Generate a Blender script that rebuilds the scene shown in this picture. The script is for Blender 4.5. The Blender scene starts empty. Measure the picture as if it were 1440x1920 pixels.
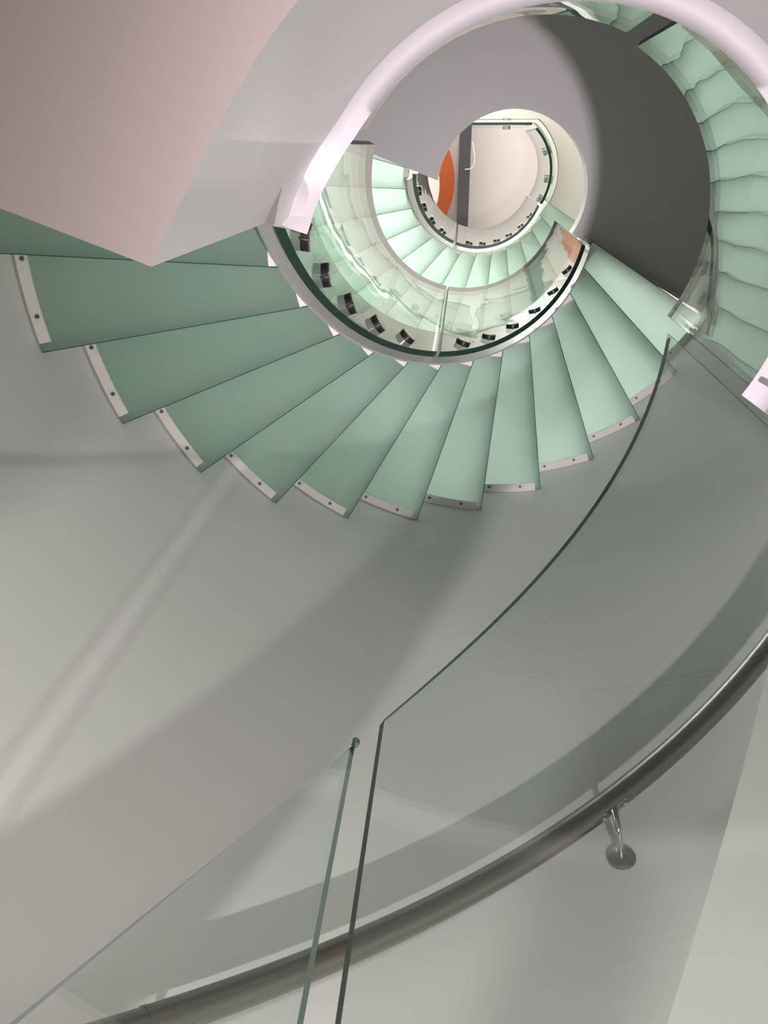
import bpy, bmesh, math, random
from mathutils import Vector, Matrix
random.seed(7)
sc = bpy.context.scene
col = sc.collection
ZO = 1.5                       # camera height above the ground floor
rad = math.radians
PI = math.pi

# ------------------------------------------------------------------ camera
cam_d = bpy.data.cameras.new('camera')
cam = bpy.data.objects.new('camera', cam_d); col.objects.link(cam)
cam_d.sensor_fit = 'VERTICAL'; cam_d.sensor_height = 24.0
cam_d.lens = 1528.04 / 1920 * 24.0
cam_d.clip_start = 0.01
right = Vector((0.99571162, 0.0, 0.0925115))
down = Vector((0.03794112, 0.91203008, -0.40836456))
fwd = Vector((-0.08437327, 0.41012332, 0.90811894))
M = Matrix.Identity(4)
for r in range(3):
    M[r][0] = right[r]; M[r][1] = -down[r]; M[r][2] = -fwd[r]
M[2][3] = ZO
cam.matrix_world = M
sc.camera = cam

# ------------------------------------------------------------------ light, exposure
sc.view_settings.view_transform = 'Standard'
sc.view_settings.look = 'None'
sc.view_settings.gamma = 1.0
sc.view_settings.use_curve_mapping = False
sc.view_settings.exposure = 0.0
w = bpy.data.worlds.new('dim_interior'); sc.world = w; w.use_nodes = True
w.node_tree.nodes['Background'].inputs[0].default_value = (0.8, 0.85, 0.8, 1)
w.node_tree.nodes['Background'].inputs[1].default_value = 0.0

def lamp(name, kind, loc, energy, color, **kw):
    d = bpy.data.lights.new(name, kind); d.energy = energy; d.color = color
    for k, v in kw.items(): setattr(d, k, v)
    o = bpy.data.objects.new(name, d); col.objects.link(o)
    o.location = (loc[0], loc[1], loc[2] + ZO)
    return o
UP = (0.41, 0.19, -0.93)
def pol(R, th, z): return (0.133 + R*math.cos(rad(th)), 0.161 + R*math.sin(rad(th)), z)
def aim(o, target):
    d = Vector(target) + Vector((0, 0, ZO)) - o.location
    o.rotation_euler = d.to_track_quat('-Z', 'Y').to_euler()
# floor spotlight standing in the stair well: a narrow beam straight up and spots added for spill and the wall
aim(lamp('uplight_beam', 'SPOT', UP, 275, (1, 0.88, 0.98), spot_size=rad(54), spot_blend=1.0, shadow_soft_size=0.03), (0.41, 0.17, 5.0))
aim(lamp('uplight_spill', 'SPOT', UP, 6, (1, 0.95, 0.92), spot_size=rad(150), spot_blend=1.0, shadow_soft_size=0.03), (0.41, 0.19, 5.0))
aim(lamp('uplight_wall', 'SPOT', UP, 80, (1, 0.97, 0.95), spot_size=rad(62), spot_blend=1.0, shadow_soft_size=0.012), pol(1.0, 124, 1.45))
# added unseen fill for the lower wall, low under the near landing
aim(lamp('wall_fill_spot', 'SPOT', pol(0.90, 298, 0.0), 42, (1, 0.95, 0.92), spot_size=rad(110), spot_blend=1.0, shadow_soft_size=0.1), pol(1.0, 112, 0.75))
lamp('top_landing_fill', 'AREA', pol(0.78, 250, 6.15), 70, (1, 0.99, 0.98), shape='DISK', size=0.35)  # added unseen disk, lights the treads from above
# added low disk giving general fill from the ground floor
aim(lamp('hall_fill', 'AREA', pol(0.45, 300, -1.4), 4.5, (1, 1, 1), shape='DISK', size=0.8), pol(0.2, 120, 1.0))
# added unseen fills that brighten the top floor room
aim(lamp('top_floor_ceiling_fill', 'AREA', (1.9, -1.6, 7.9), 22, (1, 0.95, 0.92), shape='DISK', size=1.2), (0.5, 0, 9.0))
lamp('top_floor_down_fill', 'AREA', (-0.7, -1.3, 8.9), 150, (1, 0.96, 0.95), shape='DISK', size=0.9)

# ------------------------------------------------------------------ stair geometry constants
CX, CY = 0.1328, 0.1614        # axis of the two lower flights
C3X, C3Y = 0.165, 0.152        # axis of the top flight
RISE = 0.175
T0 = 179.6                     # plan angle of the back edge of tread 0, falling as the stair climbs
DT = 12.512
Z0 = 1.3986
RW = 1.004                     # wall radius
S_LOW = 2.56                   # storey heights
Z03 = 3.89                     # tread 0 level of the top flight
def zline(th, base=Z0):        # height of the tread line at plan angle th
    return base + (T0 - th) / DT * RISE

# ------------------------------------------------------------------ materials
def new_mat(name):
    m = bpy.data.materials.new(name); m.use_nodes = True
    nt = m.node_tree; nt.nodes.clear()
    out = nt.nodes.new('ShaderNodeOutputMaterial')
    return m, nt, out
def nd(nt, t, **kw):
    n = nt.nodes.new(t)
    for k, v in kw.items(): setattr(n, k, v)
    return n
def principled(name, color, rough=0.5, metal=0.0, spec=0.5, bump=None, var=None, coat=0.0):
    m, nt, out = new_mat(name)
    b = nd(nt, 'ShaderNodeBsdfPrincipled')
    b.inputs['Base Color'].default_value = (*color, 1)
    b.inputs['Roughness'].default_value = rough
    b.inputs['Metallic'].default_value = metal
    b.inputs['Specular IOR Level'].default_value = spec
    b.inputs['Coat Weight'].default_value = coat
    nt.links.new(b.outputs[0], out.inputs[0])
    tc = nd(nt, 'ShaderNodeTexCoord')
    if var:
        n = nd(nt, 'ShaderNodeTexNoise'); n.inputs['Scale'].default_value = var[0]; n.inputs['Detail'].default_value = 4
        nt.links.new(tc.outputs['Object'], n.inputs['Vector'])
        mx = nd(nt, 'ShaderNodeMix', data_type='RGBA')
        mx.inputs[6].default_value = (*color, 1)
        mx.inputs[7].default_value = (*var[1], 1)
        nt.links.new(n.outputs['Fac'], mx.inputs[0])
        nt.links.new(mx.outputs[2], b.inputs['Base Color'])
    if bump:
        n = nd(nt, 'ShaderNodeTexNoise'); n.inputs['Scale'].default_value = bump[0]; n.inputs['Detail'].default_value = 3
        nt.links.new(tc.outputs['Object'], n.inputs['Vector'])
        bp = nd(nt, 'ShaderNodeBump'); bp.inputs['Strength'].default_value = bump[1]; bp.inputs['Distance'].default_value = bump[2]
        nt.links.new(n.outputs['Fac'], bp.inputs['Height'])
        nt.links.new(bp.outputs[0], b.inputs['Normal'])
    return m

M_wall = principled('painted_plaster_wall', (0.78, 0.775, 0.75), 0.42, bump=(2.2, 0.25, 0.02), var=(1.6, (0.74, 0.74, 0.71)))
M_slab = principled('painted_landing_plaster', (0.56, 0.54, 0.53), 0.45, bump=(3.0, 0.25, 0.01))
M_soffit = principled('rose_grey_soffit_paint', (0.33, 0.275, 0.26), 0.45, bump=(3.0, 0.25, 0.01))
M_lip = principled('rim_plaster_lit', (0.82, 0.77, 0.79), 0.62, spec=0.25)  # paler and pinker than the landing plaster, uplight glow put into the colour
M_white = principled('white_painted_steel', (0.62, 0.605, 0.565), 0.4, bump=(40, 0.15, 0.001), var=(9, (0.55, 0.53, 0.485)))
M_plate = principled('cream_end_plate_paint', (0.80, 0.765, 0.72), 0.4, var=(14, (0.72, 0.69, 0.64)))
M_steel = principled('brushed_steel', (0.30, 0.29, 0.25), 0.33, metal=1.0, bump=(14, 0.3, 0.002))
M_chrome = principled('polished_steel', (0.55, 0.54, 0.50), 0.14, metal=1.0)
M_rubber = principled('dark_gasket', (0.012, 0.008, 0.008), 0.35)
M_bolt = principled('bolt_steel', (0.22, 0.21, 0.19), 0.3, metal=1.0)
M_floor = principled('low_bounce_floor', (0.15, 0.145, 0.13), 0.5, var=(6, (0.12, 0.115, 0.105)))  # kept dark so the unseen landing tops bounce little light
M_ceil = principled('upper_ceiling_paint', (0.80, 0.77, 0.745), 0.7)
M_beam = principled('dark_beam_paint', (0.03, 0.028, 0.031), 0.45, var=(3, (0.05, 0.047, 0.05)))
M_orange = principled('orange_lacquer', (0.42, 0.085, 0.012), 0.5, var=(2, (0.34, 0.07, 0.01)))
M_cream = principled('cream_paint', (0.82, 0.78, 0.68), 0.6)
M_black = principled('black_housing', (0.02, 0.02, 0.02), 0.4)

def glass_mat(name, tint, wav):
    m, nt, out = new_mat(name)
    tr = nd(nt, 'ShaderNodeBsdfTransparent'); tr.inputs[0].default_value = (*tint, 1)
    gl = nd(nt, 'ShaderNodeBsdfGlossy'); gl.inputs['Roughness'].default_value = 0.0
    gl.inputs['Color'].default_value = (0.97, 1.0, 0.985, 1)
    lw = nd(nt, 'ShaderNodeLayerWeight'); lw.inputs['Blend'].default_value = 0.5
    pw = nd(nt, 'ShaderNodeMath', operation='POWER'); pw.inputs[1].default_value = 5.0
    ma = nd(nt, 'ShaderNodeMath', operation='MULTIPLY_ADD'); ma.inputs[1].default_value = 0.95; ma.inputs[2].default_value = 0.045
    nt.links.new(lw.outputs['Facing'], pw.inputs[0]); nt.links.new(pw.outputs[0], ma.inputs[0])
    mx = nd(nt, 'ShaderNodeMixShader')
    nt.links.new(ma.outputs[0], mx.inputs[0]); nt.links.new(tr.outputs[0], mx.inputs[1]); nt.links.new(gl.outputs[0], mx.inputs[2])
    tc = nd(nt, 'ShaderNodeTexCoord')
    mp = nd(nt, 'ShaderNodeMapping'); mp.inputs['Scale'].default_value = (1, 1, 1)
    n = nd(nt, 'ShaderNodeTexNoise'); n.inputs['Scale'].default_value = 4.5; n.inputs['Detail'].default_value = 1.0
    nt.links.new(tc.outputs['Object'], mp.inputs[0]); nt.links.new(mp.outputs[0], n.inputs['Vector'])
    bp = nd(nt, 'ShaderNodeBump'); bp.inputs['Strength'].default_value = 1.0; bp.inputs['Distance'].default_value = wav
    nt.links.new(n.outputs['Fac'], bp.inputs['Height']); nt.links.new(bp.outputs[0], gl.inputs['Normal'])
    nt.links.new(mx.outputs[0], out.inputs[0])
    return m
M_glass = glass_mat('curved_clear_glass', (0.925, 0.955, 0.942), 0.0012)
M_gedge = principled('glass_cut_edge', (0.003, 0.026, 0.017), 0.3, spec=0.2)
M_gedge2 = principled('lit_glass_cut_edge', (0.10, 0.20, 0.15), 0.15, spec=0.8)  # paler copy of the cut edge, light on it put into the colour

def tread_mat():
    m, nt, out = new_mat('frosted_green_glass')
    tc = nd(nt, 'ShaderNodeTexCoord')
    info = nd(nt, 'ShaderNodeObjectInfo')
    n = nd(nt, 'ShaderNodeTexNoise'); n.inputs['Scale'].default_value = 6; n.inputs['Detail'].default_value = 6; n.inputs['Roughness'].default_value = 0.62
    off = nd(nt, 'ShaderNodeVectorMath', operation='ADD')
    sc_ = nd(nt, 'ShaderNodeVectorMath', operation='SCALE'); sc_.inputs['Scale'].default_value = 23.0
    cmb = nd(nt, 'ShaderNodeCombineXYZ')
    nt.links.new(info.outputs['Random'], cmb.inputs[0]); nt.links.new(info.outputs['Random'], cmb.inputs[1])
    nt.links.new(cmb.outputs[0], sc_.inputs[0])
    nt.links.new(tc.outputs['Object'], off.inputs[0]); nt.links.new(sc_.outputs[0], off.inputs[1])
    nt.links.new(off.outputs[0], n.inputs['Vector'])
    rp = nd(nt, 'ShaderNodeValToRGB')
    rp.color_ramp.elements[0].position = 0.3; rp.color_ramp.elements[0].color = (0.24, 0.43, 0.355, 1)
    rp.color_ramp.elements[1].position = 0.72; rp.color_ramp.elements[1].color = (0.37, 0.48, 0.345, 1)
    nt.links.new(n.outputs['Fac'], rp.inputs[0])
    df = nd(nt, 'ShaderNodeBsdfDiffuse'); tl = nd(nt, 'ShaderNodeBsdfTranslucent')
    nt.links.new(rp.outputs[0], df.inputs[0])
    tl.inputs[0].default_value = (0.88, 0.975, 0.92, 1)
    mx = nd(nt, 'ShaderNodeMixShader'); mx.inputs[0].default_value = 0.70
    nt.links.new(df.outputs[0], mx.inputs[1]); nt.links.new(tl.outputs[0], mx.inputs[2])
    gl = nd(nt, 'ShaderNodeBsdfGlossy'); gl.inputs['Roughness'].default_value = 0.3
    mx2 = nd(nt, 'ShaderNodeMixShader'); mx2.inputs[0].default_value = 0.06
    nt.links.new(mx.outputs[0], mx2.inputs[1]); nt.links.new(gl.outputs[0], mx2.inputs[2])
    nt.links.new(mx2.outputs[0], out.inputs[0])
    return m
M_tread = tread_mat()
M_tedge = principled('dark_green_tread_edge', (0.03, 0.11, 0.078), 0.45, spec=0.25)

# ------------------------------------------------------------------ mesh helpers
class MB:
    def __init__(s): s.v = []; s.f = []; s.m = []
    def add(s, vs, fs, mi=0):
        b = len(s.v); s.v += [tuple(v) for v in vs]
        s.f += [tuple(b + i for i in f) for f in fs]
        s.m += (mi if isinstance(mi, list) else [mi] * len(fs))
    def box(s, c, size, rotz=0, mi=0):
        cx, cy, cz = c; sx, sy, sz = [q / 2 for q in size]
        vs = []
        for dx in (-sx, sx):
            for dy in (-sy, sy):
                for dz in (-sz, sz):
                    vs.append((cx + dx*math.cos(rotz) - dy*math.sin(rotz), cy + dx*math.sin(rotz) + dy*math.cos(rotz), cz + dz))
        s.add(vs, [(0,1,3,2),(4,6,7,5),(0,4,5,1),(2,3,7,6),(0,2,6,4),(1,5,7,3)], mi)
    def cyl(s, a, b, r, n=24, mi=0, r2=None, capmi=None):
        a = Vector(a); b = Vector(b); d = (b - a).normalized()
        u = d.orthogonal().normalized(); v = d.cross(u)
        r2 = r if r2 is None else r2
        vs = [a + (u*math.cos(2*PI*k/n) + v*math.sin(2*PI*k/n))*r for k in range(n)] + \
             [b + (u*math.cos(2*PI*k/n) + v*math.sin(2*PI*k/n))*r2 for k in range(n)]
        fs = [(k, (k+1) % n, n + (k+1) % n, n + k) for k in range(n)]
        cm = mi if capmi is None else capmi
        s.add(vs, fs + [tuple(range(n-1, -1, -1)), tuple(range(n, 2*n))], [mi]*n + [cm, cm])
    def tube(s, pts, r, n=20, mi=0):
        pts = [Vector(p) for p in pts]; rings = []
        up = None
        for i, p in enumerate(pts):
            t = (pts[min(i+1, len(pts)-1)] - pts[max(i-1, 0)]).normalized()
            if up is None: up = t.orthogonal().normalized()
            up = (up - t*up.dot(t)).normalized(); v = t.cross(up)
            rr = r[i] if isinstance(r, (list, tuple)) else r
            rings.append([p + (up*math.cos(2*PI*k/n) + v*math.sin(2*PI*k/n))*rr for k in range(n)])
        vs = [q for R in rings for q in R]; fs = []
        for i in range(len(rings)-1):
            for k in range(n):
                fs.append((i*n+k, i*n+(k+1) % n, (i+1)*n+(k+1) % n, (i+1)*n+k))
        fs += [tuple(range(n-1, -1, -1)), tuple((len(rings)-1)*n+k for k in range(n))]
        s.add(vs, fs, mi)
    def sweep(s, rings, mis=None, capmi=0, closed=False):
        """rings: list of equal closed cross-sections (lists of points); mis: material per section side"""
        n = len(rings[0]); vs = [q for R in rings for q in R]; fs = []; ms = []
        m = len(rings)
        for i in range(m if closed else m-1):
            for k in range(n):
                j = (i+1) % m
                fs.append((i*n+k, i*n+(k+1) % n, j*n+(k+1) % n, j*n+k)); ms.append(mis[k] if mis else 0)
        if not closed:
            fs += [tuple(range(n-1, -1, -1)), tuple((m-1)*n+k for k in range(n))]; ms += [capmi, capmi]
        s.add(vs, fs, ms)
    def build(s, name, mats, parent=None, smooth=35, z=ZO, recalc=True, origin=None):
        me = bpy.data.meshes.new(name)
        ox, oy, oz = origin if origin else (0, 0, 0)
        dz = 0 if z is None else z
        me.from_pydata([(v[0]-ox, v[1]-oy, v[2]+dz-oz) for v in s.v], [], s.f)
        for mt in (mats if isinstance(mats, (list, tuple)) else [mats]): me.materials.append(mt)
        for p, i in zip(me.polygons, s.m): p.material_index = i
        if recalc:
            bm = bmesh.new(); bm.from_mesh(me); bmesh.ops.recalc_face_normals(bm, faces=bm.faces); bm.to_mesh(me); bm.free()
        if smooth:
            me.shade_smooth(); me.set_sharp_from_angle(angle=rad(smooth))
        me.update()
        o = bpy.data.objects.new(name, me); col.objects.link(o)
        if origin: o.location = origin
        if parent: o.parent = parent
        return o
def tag(o, label=None, cat=None, group=None, kind=None):
    if label: o['label'] = label
    if cat: o['category'] = cat
    if group: o['group'] = group
    if kind: o['kind'] = kind
    return o
def empty(name, loc, rz=0):
    o = bpy.data.objects.new(name, None); col.objects.link(o)
    o.empty_display_size = 0.1
    o.location = loc; o.rotation_euler = (0, 0, rz); return o
def kids(o): return [c for c in bpy.data.objects if c.parent is o]
def copy_tree(o, parent=None):
    c = o.copy(); col.objects.link(c)
    if parent is not None: c.parent = parent
    for ch in kids(o): copy_tree(ch, c)
    return c
def P(R, th, z, cx=CX, cy=CY):
    t = rad(th); return (cx + R*math.cos(t), cy + R*math.sin(t), z)
def span(a, b, step=2.0):
    n = max(2, int(abs(b-a)/step)+1); return [a + (b-a)*k/(n-1) for k in range(n)]
def lerp_tab(tab, x):
    if x <= tab[0][0]: return tab[0][1]
    for (x0, y0), (x1, y1) in zip(tab, tab[1:]):
        if x <= x1:
            t = (x-x0)/(x1-x0); return y0 + (y1-y0)*t
    return tab[-1][1]

# ------------------------------------------------------------------ the shaft
mb = MB()
N = 160
mb.sweep([[P(RW, 360*k/N, -1.5), P(RW+0.12, 360*k/N, -1.5), P(RW+0.12, 360*k/N, 6.2), P(RW, 360*k/N, 6.2)] for k in range(N)], closed=True)
o = mb.build('wall_round', M_wall); tag(o, kind='structure')
mb = MB(); mb.add([P(RW+0.12, 360*k/64, -1.5) for k in range(64)] + [P(RW+0.12, 360*k/64, -1.62) for k in range(64)],
       [tuple(range(64)), tuple(range(127, 63, -1))] + [(k, (k+1) % 64, 64+(k+1) % 64, 64+k) for k in range(64)])
o = mb.build('floor', M_floor); tag(o, kind='structure')
# upper room
RR = 3.2
mb = MB()
mb.sweep([[P(RR, 360*k/64, 6.3), P(RR+0.1, 360*k/64, 6.3), P(RR+0.1, 360*k/64, 9.0), P(RR, 360*k/64, 9.0)] for k in range(64)], closed=True)
o = mb.build('wall_upper', M_ceil); tag(o, kind='structure')
mb = MB()
mb.add([P(RR+0.1, 360*k/64, 9.0) for k in range(64)] + [P(RR+0.1, 360*k/64, 9.1) for k in range(64)],
       [tuple(range(64)), tuple(range(127, 63, -1))] + [(k, (k+1) % 64, 64+(k+1) % 64, 64+k) for k in range(64)])
o = mb.build('ceiling', M_ceil); tag(o, kind='structure')
mb = MB()
mb.sweep([[P(RW, 360*k/96, 6.2), P(RR+0.1, 360*k/96, 6.2), P(RR+0.1, 360*k/96, 6.3), P(RW, 360*k/96, 6.3)] for k in range(96)], closed=True)
o = mb.build('floor_upper', M_ceil); tag(o, kind='structure')

# ------------------------------------------------------------------ landing one (the big pale one overhead)
CR = (0.13, 0.166)
lip_in = [(188, 1.04), (190, 1.047), (192.6, 1.066), (197.6, 1.086), (206.7, 1.154), (212, 1.195), (220, 1.212), (400, 1.205)]
lip_out = [(191.5, 1.03), (194.5, 1.12), (205, 1.13), (214, 1.155), (226, 1.15), (400, 1.16)]
face_R = [(190, 0.385), (192.3, 0.378), (197, 0.37), (202.6, 0.361), (209, 0.357), (214.5, 0.355), (400, 0.354)]
top_R = [(190, 0.352), (400, 0.352)]
def end_theta(R, off_pt, dirdeg, cx, cy):
    """plan angle where the straight end line of a landing meets radius R"""
    ux, uy = math.cos(rad(dirdeg)), math.sin(rad(dirdeg))
    px, py = off_pt[0]-cx, off_pt[1]-cy
    b = px*ux + py*uy; c = px*px + py*py - R*R
    s = -b + math.sqrt(max(0, b*b - c))
    return math.degrees(math.atan2(py + s*uy, px + s*ux)) % 360
E1 = (-0.239, 0.085)
mb = MB(); NS = 110
rings = []
for k in range(NS+1):
    t = k/NS
    t = 1-(1-t)**1.3
    def at(Rf, zf, cx=CR[0], cy=CR[1], side=0.0):
        te = end_theta(Rf if not callable(Rf) else Rf(195), E1, 200.1, cx, cy)
        th = (390.5 + side) + (te - 390.5 - side)*t
        R = Rf(th) if callable(Rf) else Rf
        z = zf(th) if callable(zf) else zf
        return P(R, th, z, cx, cy)
    ring = [at(lambda a: lerp_tab(face_R, a), 0.633),
            at(lambda a: lerp_tab(face_R, a), lambda a: lerp_tab(lip_out, a)),
            at(lambda a: 0.4*lerp_tab(face_R, a) + 0.6*0.331 + 0.003, lambda a: 0.5*lerp_tab(lip_out, a) + 0.5*lerp_tab(lip_in, a)),
            at(0.331, lambda a: lerp_tab(lip_in, a)),
            at(0.338, lambda a: lerp_tab(lip_in, a) + 0.015),
            at(0.362, lambda a: lerp_tab(lip_in, a) + 0.015),
            at(0.366, 1.02),
            at(RW-0.001, 1.02, CX, CY), at(RW-0.001, 0.633, CX, CY)]
    rings.append(ring)
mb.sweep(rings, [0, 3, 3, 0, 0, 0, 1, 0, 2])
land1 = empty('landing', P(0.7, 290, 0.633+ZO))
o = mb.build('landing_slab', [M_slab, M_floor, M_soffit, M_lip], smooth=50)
tag(land1, 'big pale plaster landing nearest the viewer, with deep curved face and rounded rim', 'landing')
def adopt(o, parent):
    """keep o where it is while it becomes a part of parent"""
    o.parent = parent
    lx, ly, lz = parent.location
    o.matrix_parent_inverse = Matrix.Translation((lx, ly, lz)).inverted() if parent.rotation_euler.z == 0 else (Matrix.Translation((lx, ly, lz)) @ Matrix.Rotation(parent.rotation_euler.z, 4, 'Z')).inverted()
    return o
adopt(o, land1)
# end bracket of the rim at the right: bolt heads on the block
mb = MB()
c0 = Vector(P(0.33, 33.0, 1.16, *CR)); 
mb.cyl(Vector(P(0.349, 24.5, 1.15, *CR)), Vector(P(0.334, 24.5, 1.145, *CR)), 0.0045, 12)
adopt(mb.build('rim_bolt', M_bolt), land1)

# ------------------------------------------------------------------ landing two (dark/purple soffit)
E2 = (-0.142, 0.120)
C2R = (0.187, 0.170); R2 = 0.305
mb = MB(); rings = []
for k in range(NS+1):
    t = k/NS
    def at(R, z, cx, cy, s0, E=E2, d=200.4):
        te = end_theta(R, E, d, cx, cy)
        th = s0 + (te - s0)*t
        return P(R, th, z, cx, cy)
    def s_at(R, cx, cy):   # start line through the last tread's back edge
        return end_theta(R, (0.555, 0.392), 28.8, cx, cy) + 360
    rings.append([at(R2, 3.60, *C2R, s_at(R2, *C2R)), at(R2, 3.70, *C2R, s_at(R2, *C2R)),
                  at(R2+0.04, 3.70, *C2R, s_at(R2+0.04, *C2R)), at(R2+0.045, 3.66, *C2R, s_at(R2+0.045, *C2R)),
                  at(RW-0.001, 3.66, CX, CY, s_at(RW, CX, CY)), at(RW-0.001, 3.60, CX, CY, s_at(RW, CX, CY))])
mb.sweep(rings, [0, 0, 0, 1, 0, 0])
land2 = empty('landing', P(0.7, 290, 3.60+ZO))
adopt(mb.build('landing_slab', [M_slab, M_floor], smooth=50), land2)
u = Vector((math.cos(rad(28.8)), math.sin(rad(28.8)), 0)); nrm = Vector((u.y, -u.x, 0))
p0 = Vector((0.555, 0.392, 0)) - u*0.07; p1 = Vector((0.555, 0.392, 0)) + u*0.455
mb = MB(); mb.sweep([[tuple(p + nrm*d_ + Vector((0, 0, z_))) for d_, z_ in ((0.0, 3.528), (0.012, 3.528), (0.012, 3.599), (0.0, 3.599))] for p in (p0, p1)])
adopt(mb.build('closing_plate', M_slab, smooth=0), land2)  # added plate that stops light leaking between slab and last tread
tag(land2, 'middle landing seen through the near ring, half lilac-lit, half in dark shade', 'landing')

# ------------------------------------------------------------------ top landing
C3G = (0.198, 0.173)
def top_outline(R, yc, cx=C3G[0], cy=C3G[1], a0=31.0):
    """inner outline: from the stair arrival round the arc to the straight chord at y = yc"""
    th1 = -math.degrees(math.asin((cy - yc)/R))
    return [(cx + R*math.cos(rad(a)), cy + R*math.sin(rad(a))) for a in span(a0, th1, 2)]
inner = top_outline(0.44, -0.165)
outer = [(CX + (RW-0.001)*math.cos(rad(a)), CY + (RW-0.001)*math.sin(rad(a))) for a in span(27, -161.0, 3)]
poly = inner + [(-0.60, -0.165)] + [q for q in reversed(outer)]
def prism(poly, z0, z1):
    n = len(poly); mb = MB()
    mb.add([(x, y, z0) for x, y in poly] + [(x, y, z1) for x, y in poly],
           [tuple(range(n)), tuple(range(2*n-1, n-1, -1))] + [(k, (k+1) % n, n+(k+1) % n, n+k) for k in range(n)])
    return mb
land3 = empty('landing', P(0.8, 300, 6.2+ZO))
adopt(prism(poly, 6.20, 6.30).build('landing_slab', principled('top_slab_paint', (0.50, 0.47, 0.43), 0.5)), land3)
# white edge profile round the opening
prof = top_outline(0.43, -0.155) + [(-0.60, -0.155)]
prof_o = top_outline(0.412, -0.140) + [(-0.60, -0.140)]
n = min(len(prof), len(prof_o))
def resample(pl, n):
    L = [0]
    for a, b in zip(pl, pl[1:]): L.append(L[-1] + math.dist(a, b))
    out = []
    for k in range(n):
        s = L[-1]*k/(n-1)
        for i in range(len(pl)-1):
            if s <= L[i+1] + 1e-9:
                t = (s-L[i])/max(1e-9, L[i+1]-L[i]); out.append((pl[i][0]+(pl[i+1][0]-pl[i][0])*t, pl[i][1]+(pl[i+1][1]-pl[i][1])*t)); break
    return out
arc_o, arc_i = top_outline(0.43, -0.155), top_outline(0.405, -0.140)
A = resample(arc_o, 50) + [(-0.60, -0.155)]; B = resample(arc_i, 50) + [(-0.60, -0.140)]
mb = MB(); mb.sweep([[(a[0], a[1], 6.14), (b[0], b[1], 6.14), (b[0], b[1], 6.34), (a[0], a[1], 6.34)] for a, b in zip(A, B)])
adopt(mb.build('edge_profile', M_white), land3)
tag(land3, 'top floor slab with white edge round the clear stair opening, straight side at back', 'landing')

# ------------------------------------------------------------------ treads
def seg(R0, R1, a0, a1, z0, z1, n=10):
    """annular plate about the origin as rings of 4 points"""
    return [[(R0*math.cos(rad(a)), R0*math.sin(rad(a)), z0), (R1*math.cos(rad(a)), R1*math.sin(rad(a)), z0),
             (R1*math.cos(rad(a)), R1*math.sin(rad(a)), z1), (R0*math.cos(rad(a)), R0*math.sin(rad(a)), z1)] for a in span(a0, a1, (a1-a0)/n)]
def make_tread():
    root = empty('stair_tread', (0, 0, 0))
    # back edge is not quite radial: it swings back by 2.4 cm at the well side
    mb = MB(); rings = []
    for k in range(11):
        ai = -3.24 + (12.6+3.24)*k/10; ao = 14.6*k/10; q = []
        for R, a, z in ((0.432, ai, 0.0), (RW-0.002, ao, 0.0), (RW-0.002, ao, 0.028), (0.432, ai, 0.028)):
            q.append((R*math.cos(rad(a)), R*math.sin(rad(a)), z))
        rings.append(q)
    r0 = list(rings[0]); r1 = [(p[0], p[1]+0.0022, p[2]) for p in r0]
    r0[0] = (r0[0][0], r0[0][1], 0.0025); r0[1] = (r0[1][0], r0[1][1], 0.0025)
    mb.sweep([r0, r1], [1, 1, 0, 1], capmi=1)
    mb.sweep([r1] + rings[1:], [0, 1, 0, 1], capmi=1)
    mb.build('glass_slab', [M_tread, M_tedge], root, z=None, smooth=15)
    mb = MB(); mb.sweep(seg(0.973, RW-0.001, 1.1, 13.6, -0.004, -0.0005))
    mb.sweep(seg(RW-0.006, RW-0.001, 1.1, 13.6, -0.004, 0.024))
    ob = mb.build('outer_bracket', M_plate, root, z=None)
    for a in (4.2, 10.7):
        c = (0.984*math.cos(rad(a)), 0.984*math.sin(rad(a)))
        mb = MB(); mb.cyl((c[0], c[1], -0.0042), (c[0], c[1], -0.0075), 0.0052, 16, r2=0.0042)
        mb.cyl((c[0], c[1], -0.0076), (c[0], c[1], -0.0078), 0.002, 6, mi=1)
        b = mb.build('bolt', [M_bolt, M_rubber], ob, z=None)
    mb = MB(); mb.sweep(seg(0.4305, 0.458, -2.6, 11.5, -0.004, -0.0005))
    ib = mb.build('inner_bracket', M_plate, root, z=None)
    c = (0.447*math.cos(rad(7)), 0.447*math.sin(rad(7)))
    mb = MB(); mb.cyl((c[0], c[1], -0.0042), (c[0], c[1], -0.007), 0.0045, 14)
    mb.build('bolt', M_bolt, ib, z=None)
    return root
ords = ['first', 'second', 'third', 'fourth', 'fifth', 'sixth', 'seventh', 'eighth', 'ninth', 'tenth', 'eleventh', 'twelfth', 'thirteenth', 'fourteenth', 'fifteenth']
proto = make_tread(); first = True
notes2 = {0: 'dark green glass tread mostly hidden behind the corner of the near landing',
          1: 'darkest wide green glass tread at far left, its end plate flush with the grey wall',
          2: 'second wide green glass tread from the left wall, its end plate bright',
          11: 'pale green glass tread just below the topmost one of the big flight',
          12: 'topmost pale green glass tread of the big flight, touching the dark landing soffit'}
for i in range(-2, 13):
    o = proto if first else copy_tree(proto); first = False
    th = T0 - i*DT
    o.location = (CX, CY, Z0 + i*RISE + ZO); o.rotation_euler = (0, 0, rad(th))
    if i in notes2: lab = notes2[i]
    elif i < 0: lab = 'green glass tread resting on the near landing, %s step, hidden above it' % ('first' if i == -2 else 'second')
    else: lab = 'green glass tread of the big flight, %s one rightward from the darkest at far left' % ords[i-2]
    if i == 9: lab = 'scuffed green glass tread of the big flight, fourth from the dark landing soffit'
    if i == 8: lab = 'smudged green glass tread of the big flight, fifth from the dark landing soffit'
    tag(o, lab, 'stair tread', 'glass treads of the big flight')
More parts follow.
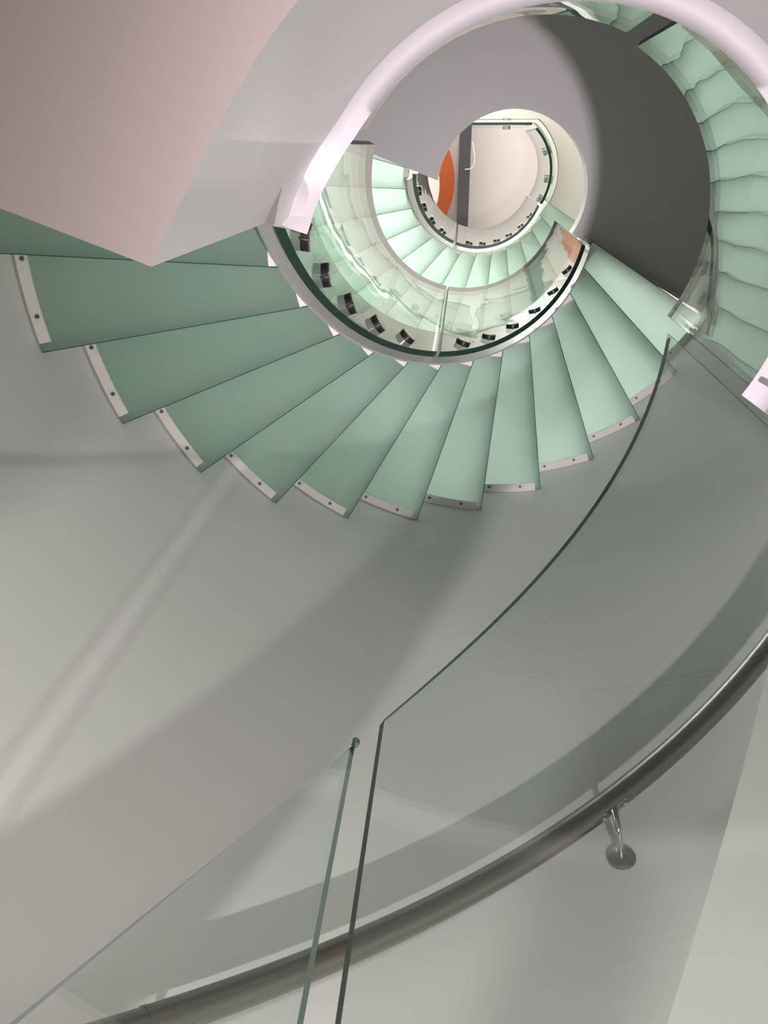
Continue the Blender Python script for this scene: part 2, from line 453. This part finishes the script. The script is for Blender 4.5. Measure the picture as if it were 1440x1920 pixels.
for i in range(-1, 13):
    o = copy_tree(proto)
    th = T0 - i*DT
    o.location = (C3X, C3Y, Z03 + i*RISE + ZO); o.rotation_euler = (0, 0, rad(th)); o.scale = (0.968, 0.968, 1)
    if i < 1: lab = 'small mint glass tread of the top flight, %s one, hidden above middle landing tip' % ords[i+1]
    else: lab = 'small bright mint glass tread of the top flight, %s one up from middle landing tip' % ords[i+1]
    tag(o, lab, 'stair tread', 'glass treads of the top flight')

# ------------------------------------------------------------------ stringers
def stringer(base, cx, cy, a0, a1, label, lo=-0.147, hi=0.24):
    mb = MB(); rings = []
    for a in span(a0, a1, 1.6):
        z = zline(a, base)
        rings.append([P(0.407, a, z+lo, cx, cy), P(0.4155, a, z+lo+0.012, cx, cy), P(0.4155, a, z+hi, cx, cy), P(0.407, a, z+hi, cx, cy)])
    mb.sweep(rings)
    b = P(0.413, a1, 0, cx, cy)
    o = mb.build('stair_stringer', M_white, origin=(P(0.413, a0, zline(a0, base)+lo, cx, cy)[0], P(0.413, a0, 0, cx, cy)[1], zline(a0, base)+lo+ZO))
    tag(o, label, 'stair stringer'); return o
stringer(Z0, CX, CY, 191, 29.2, 'pale curved steel stringer carrying the inner ends of the big green treads')
stringer(Z03, C3X, C3Y, 183, 31, 'small white curved stringer carrying the inner ends of the top mint treads')
stringer(Z0-S_LOW, CX, CY, 190, 34, 'white curved stringer of the bottom flight behind the near glass')

# ------------------------------------------------------------------ glass panels
def glass_panel(name, ring_fn, a0, a1, edge=M_gedge, step=1.5):
    mb = MB(); rings = []
    for a in span(a0, a1, step):
        rings.append(ring_fn(a))      # inner-bottom, outer-bottom, outer-top, inner-top
    mb.sweep(rings, [1, 0, 1, 0], capmi=1)
    return mb
RO, RI = 0.389, 0.3725
def helix_ring(base, cx, cy, lo=-0.142, hi=0.938, RI=RI):
    def fn(a):
        z = zline(a, base)
        return [P(RI, a, z+lo, cx, cy), P(RO, a, z+lo, cx, cy), P(RO, a, z+hi, cx, cy), P(RI, a, z+hi, cx, cy)]
    return fn
def standoff(parent, a, z, cx, cy):
    """button fixing through the glass to the stringer"""
    mb = MB()
    mb.cyl(P(0.3722, a, z, cx, cy), P(0.3598, a, z, cx, cy), 0.0205, 32, mi=0)
    mb.cyl(P(0.3597, a, z, cx, cy), P(0.3575, a, z, cx, cy), 0.0205, 32, mi=1, r2=0.0188)
    mb.cyl(P(0.374, a, z-0.0195, cx, cy), P(0.3585, a, z-0.0195, cx, cy), 0.0024, 10, mi=1)  # added chrome pin imitating the bright reflection across the puck
    return adopt(mb.build('standoff', [M_rubber, M_chrome], None), parent)
def panel(ring_fn, a0, a1, label, group, base_pt, edge=M_gedge, cat='glass balustrade panel'):
    root = empty('glass_balustrade_panel', (base_pt[0], base_pt[1], base_pt[2]+ZO))
    adopt(glass_panel('pane', ring_fn, a0, a1).build('pane', [M_glass, edge], smooth=40), root)
    tag(root, label, cat, group); return root
# big flight
f2 = helix_ring(Z0, CX, CY)
pA = panel(f2, 206.0, 120.4, 'curved glass panel with five black fixings, left of the big flight gap', 'glass panels of the big flight', P(RO, 160, zline(160)-0.142))
pB = panel(f2, 119.0, 29.8, 'curved glass panel with six black fixings, right of the big flight gap', 'glass panels of the big flight', P(RO, 75, zline(75)-0.142))
for a in (185.9, 173.6, 161.0, 148.2, 135.0): standoff(pA, a, zline(a)-0.06, CX, CY)
for a in (109.6, 97.2, 84.7, 71.6, 58.5, 45.7): standoff(pB, a, zline(a)-0.075, CX, CY)
# top flight
f3 = helix_ring(Z03, C3X, C3Y)
pC = panel(f3, 187.0, 124.5, 'small glass panel of top flight, left of its gap, below the orange dish', 'glass panels of the top flight', P(RO, 160, zline(160, Z03)-0.142, C3X, C3Y))
pD = panel(f3, 122.5, 33.0, 'small glass panel of top flight, right of its gap, below the bright ceiling', 'glass panels of the top flight', P(RO, 75, zline(75, Z03)-0.142, C3X, C3Y))
for a in (175.0, 162.5, 150.0, 137.5): standoff(pC, a, zline(a, Z03)-0.06, C3X, C3Y)
for a in (111.0, 98.4, 84.8, 72.2, 58.5, 46): standoff(pD, a, zline(a, Z03)-0.06, C3X, C3Y)
# near landing, flat top
zx = [(-151, 1.743), (-67, 1.743), (-61.4, 1.81), (30, 1.903)]
def fx(a):
    zt = lerp_tab(zx, a)
    return [P(0.379, a, 1.03, CX, CY), P(RO, a, 1.03, CX, CY), P(RO, a, zt, CX, CY), P(0.379, a, zt, CX, CY)]
pX = panel(fx, 29.6, -61.4, 'clear curved glass on near landing rim at right, full of rippled green reflections', 'glass panels on the near landing', P(RO, -15, 1.03))
pY = panel(fx, -67.0, -150.0, 'curved glass behind the top of the near landing rim, only slivers showing', 'glass panels on the near landing', P(RO, -110, 1.03))
# middle landing
def fy(a):
    cx, cy = C2R; return [P(0.335, a, 3.67, cx, cy), P(0.352, a, 3.67, cx, cy), P(0.352, a, 4.40, cx, cy), P(0.335, a, 4.40, cx, cy)]
# bottom flight
f1 = helix_ring(Z0, CX, CY, lo=-1.618-1.08, hi=-1.618, RI=0.3800)
pR = panel(f1, 119.9, 33.6, 'large near glass panel at lower right with dark cut edge, the handrail behind it', 'glass panels of the bottom flight', P(RO, 80, zline(80)-2.69))
pL = panel(f1, 200.0, 123.6, 'near triangular-looking glass panel at bottom left with a pale cut edge', 'glass panels of the bottom flight', P(RO, 160, zline(160)-2.69), edge=M_gedge2)
mb = MB(); q = P(0.381, 123.55, zline(123.55)-1.616)
mb.cyl((q[0], q[1], q[2]-0.004), (q[0], q[1], q[2]+0.002), 0.0035, 8); mb.cyl((q[0], q[1], q[2]+0.002), (q[0], q[1], q[2]+0.004), 0.002, 6)
adopt(mb.build('corner_dot', M_chrome), pL)  # small chrome dot at the top corner of the pane

# top floor opening: curved and straight panels with clamps
def fz(a):
    cx, cy = C3G; return [P(0.374, a, 6.13, cx, cy), P(0.391, a, 6.13, cx, cy), P(0.391, a, 7.20, cx, cy), P(0.374, a, 7.20, cx, cy)]
pE = panel(fz, 32.0, -46.5, 'small curved glass panel round right side of the top opening, with three clamps', 'glass panels of the top opening', P(0.391, 0, 6.13, *C3G))
def clamp(parent, c, rz):
    mb = MB()
    for s in (-1, 1):
        mb.cyl((c[0]+s*0.011*math.cos(rz), c[1]+s*0.011*math.sin(rz), c[2]), (c[0]+s*0.034*math.cos(rz), c[1]+s*0.034*math.sin(rz), c[2]), 0.026, 24)
    return adopt(mb.build('clamp', M_steel), parent)
for a in (-22, 6, 33-6): clamp(pE, P(0.3825, a, 6.2, *C3G), rad(a))
root = empty('glass_balustrade_panel', (0.1, -0.135, 6.13+ZO))
mb = MB(); mb.box((-0.06, -0.134, 6.665), (0.98, 0.017, 1.07)); 
mb.m = [0 if k in (2, 3) else 1 for k in range(6)]
adopt(mb.build('pane', [M_glass, M_gedge], smooth=0), root)
tag(root, 'straight glass panel along the flat upper side of the top opening, with one clamp', 'glass balustrade panel', 'glass panels of the top opening')
clamp(root, (0.263, -0.134, 6.2), PI/2); clamp(root, (-0.25, -0.134, 6.2), PI/2)

# ------------------------------------------------------------------ handrail
def hz(a): return 0.667 + (116.4-a)*0.01331
root = empty('handrail', (*P(0.93, 88, 0)[:2], hz(88)+ZO))
mb = MB(); mb.tube([P(0.93, a, hz(a)) for a in span(120.6, 10, 0.9)], 0.0212, 28)
adopt(mb.build('rail_tube', M_steel), root)
mb = MB(); mb.tube([P(0.93, a, hz(a)) for a in span(150, 120.9, 0.9)], 0.0205, 28)
adopt(mb.build('rail_end_tube', M_steel), root)
mb = MB(); mb.tube([P(0.93, a, hz(a)) for a in (120.92, 120.75, 120.6)], 0.0219, 28)
adopt(mb.build('joint_ring', M_steel), root)
def bracket(a):
    mb = MB()
    zc = hz(a) - 0.0212
    # saddle plate under the rail
    rings = []
    for b in span(a+1.75, a-1.75, 0.25):
        e = min(1.0, (1.75-abs(b-a))/0.45); e = math.sqrt(max(0.02, 1-(1-e)**2))
        zz = hz(b) - 0.0212
        rings.append([P(0.93-0.0095*e, b, zz-0.0005), P(0.93+0.0095*e, b, zz-0.0005), P(0.93+0.0085*e, b, zz-0.0055), P(0.93-0.0085*e, b, zz-0.0055)])
    mb.sweep(rings)
    br = adopt(mb.build('handrail_bracket', M_chrome), root)
    for b in (a+1.25, a-1.25):
        mb = MB(); zz = hz(b)-0.0212
        mb.cyl(P(0.93, b, zz-0.005), P(0.93, b, zz-0.009), 0.0042, 14, r2=0.003)
        s = mb.build('screw', M_chrome); sub(s, br)
    pts = [P(0.93, a, zc-0.004), P(0.93, a, zc-0.014), P(0.931, a, zc-0.024), P(0.935, a, zc-0.034), P(0.943, a, zc-0.041), P(0.954, a, zc-0.044), P(0.975, a, zc-0.0445), P(RW-0.002, a, zc-0.0445)]
    mb = MB(); mb.tube(pts, [0.009, 0.0062, 0.0056, 0.0056, 0.0056, 0.0056, 0.0056, 0.0056], 16)
    sub(mb.build('arm', M_chrome), br)
    zf = zc-0.0445
    mb = MB(); mb.cyl(P(RW+0.001, a, zf), P(RW-0.0055, a, zf), 0.025, 40); mb.cyl(P(RW-0.0055, a, zf), P(RW-0.0075, a, zf), 0.025, 40, r2=0.022)
    sub(mb.build('flange', M_steel), br)
def sub(s, br):
    s.parent = br
    lx, ly, lz = root.location
    s.matrix_parent_inverse = Matrix.Identity(4)
bracket(79.3); bracket(118.6)
tag(root, 'round brushed steel handrail curving up the grey wall on thin bent brackets', 'handrail')

# ------------------------------------------------------------------ top of the view
mb = MB(); mb.box((-0.018, 0.7, 8.75), (0.112, 4.2, 0.5))
o = mb.build('ceiling_beam', M_beam, origin=(-0.018, 0.7, 8.5+ZO), smooth=0); tag(o, 'dark grey straight beam crossing the bright top ceiling', 'beam')
# orange sloping ring with cream centre
root = empty('ceiling_dish', (-1.0, 0.30, 8.35+ZO))
def circle3(p, q, r):
    ax_, ay_ = p; bx, by = q; cx, cy = r
    d = 2*(ax_*(by-cy)+bx*(cy-ay_)+cx*(ay_-by))
    ux = ((ax_**2+ay_**2)*(by-cy)+(bx**2+by**2)*(cy-ay_)+(cx**2+cy**2)*(ay_-by))/d
    uy = ((ax_**2+ay_**2)*(cx-bx)+(bx**2+by**2)*(ax_-cx)+(cx**2+cy**2)*(bx-ax_))/d
    return ux, uy, math.dist((ux, uy), p)
ox, oy, orr = circle3((-0.174, 0.033), (-0.108, 0.315), (-0.2, 0.67))
ix, iy, irr = ox-0.02, oy+0.03, orr-0.118
mb = MB(); n = 96; rings = []
for k in range(n):
    a = 2*PI*k/n
    rings.append([(ix+irr*math.cos(a), iy+irr*math.sin(a), 8.42), (ox+orr*math.cos(a), oy+orr*math.sin(a), 8.50),
                  (ox+orr*math.cos(a), oy+orr*math.sin(a), 8.62), (ix+irr*math.cos(a), iy+irr*math.sin(a), 8.62)])
mb.sweep(rings, closed=True)
adopt(mb.build('orange_ring', M_orange), root)
mb = MB(); mb.cyl((ix, iy, 8.43), (ix, iy, 8.60), irr-0.001, 96)
adopt(mb.build('cream_disc', M_cream), root)
mb = MB(); mb.cyl((ox, oy, 8.61), (ox, oy, 9.0), 0.12, 24)
adopt(mb.build('hanger', M_cream), root)
tag(root, 'round hanging dish with orange rim and cream centre under the top ceiling', 'ceiling fixture')
mb = MB(); mb.tube([(0.052, -0.03, 8.49), (0.064, 0.03, 8.47), (0.078, 0.10, 8.465), (0.076, 0.15, 8.465), (0.062, 0.19, 8.47), (0.03, 0.205, 8.475), (-0.01, 0.207, 8.48)], 0.005, 8)  # added tube shaped like a bent white light streak
o = mb.build('streak', M_cream, origin=(0.052, -0.03, 8.49+ZO)); tag(o, 'thin white bent cable imitating reflected light beside the dark beam', 'streak')

# the floor spotlight itself (outside the frame, below the camera)
mb = MB(); ux, uy, uz = UP
mb.cyl((ux, uy, -1.5), (ux, uy, -1.48), 0.07, 32); mb.cyl((ux, uy, -1.48), (ux, uy, uz-0.12), 0.012, 16)
mb.cyl((ux, uy, uz-0.12), (ux, uy, uz-0.04), 0.035, 32, r2=0.045)
o = mb.build('floor_spotlight', M_black, origin=(ux, uy, 0.0)); tag(o, 'small black upward spotlight on the ground floor inside the stair well', 'spotlight')
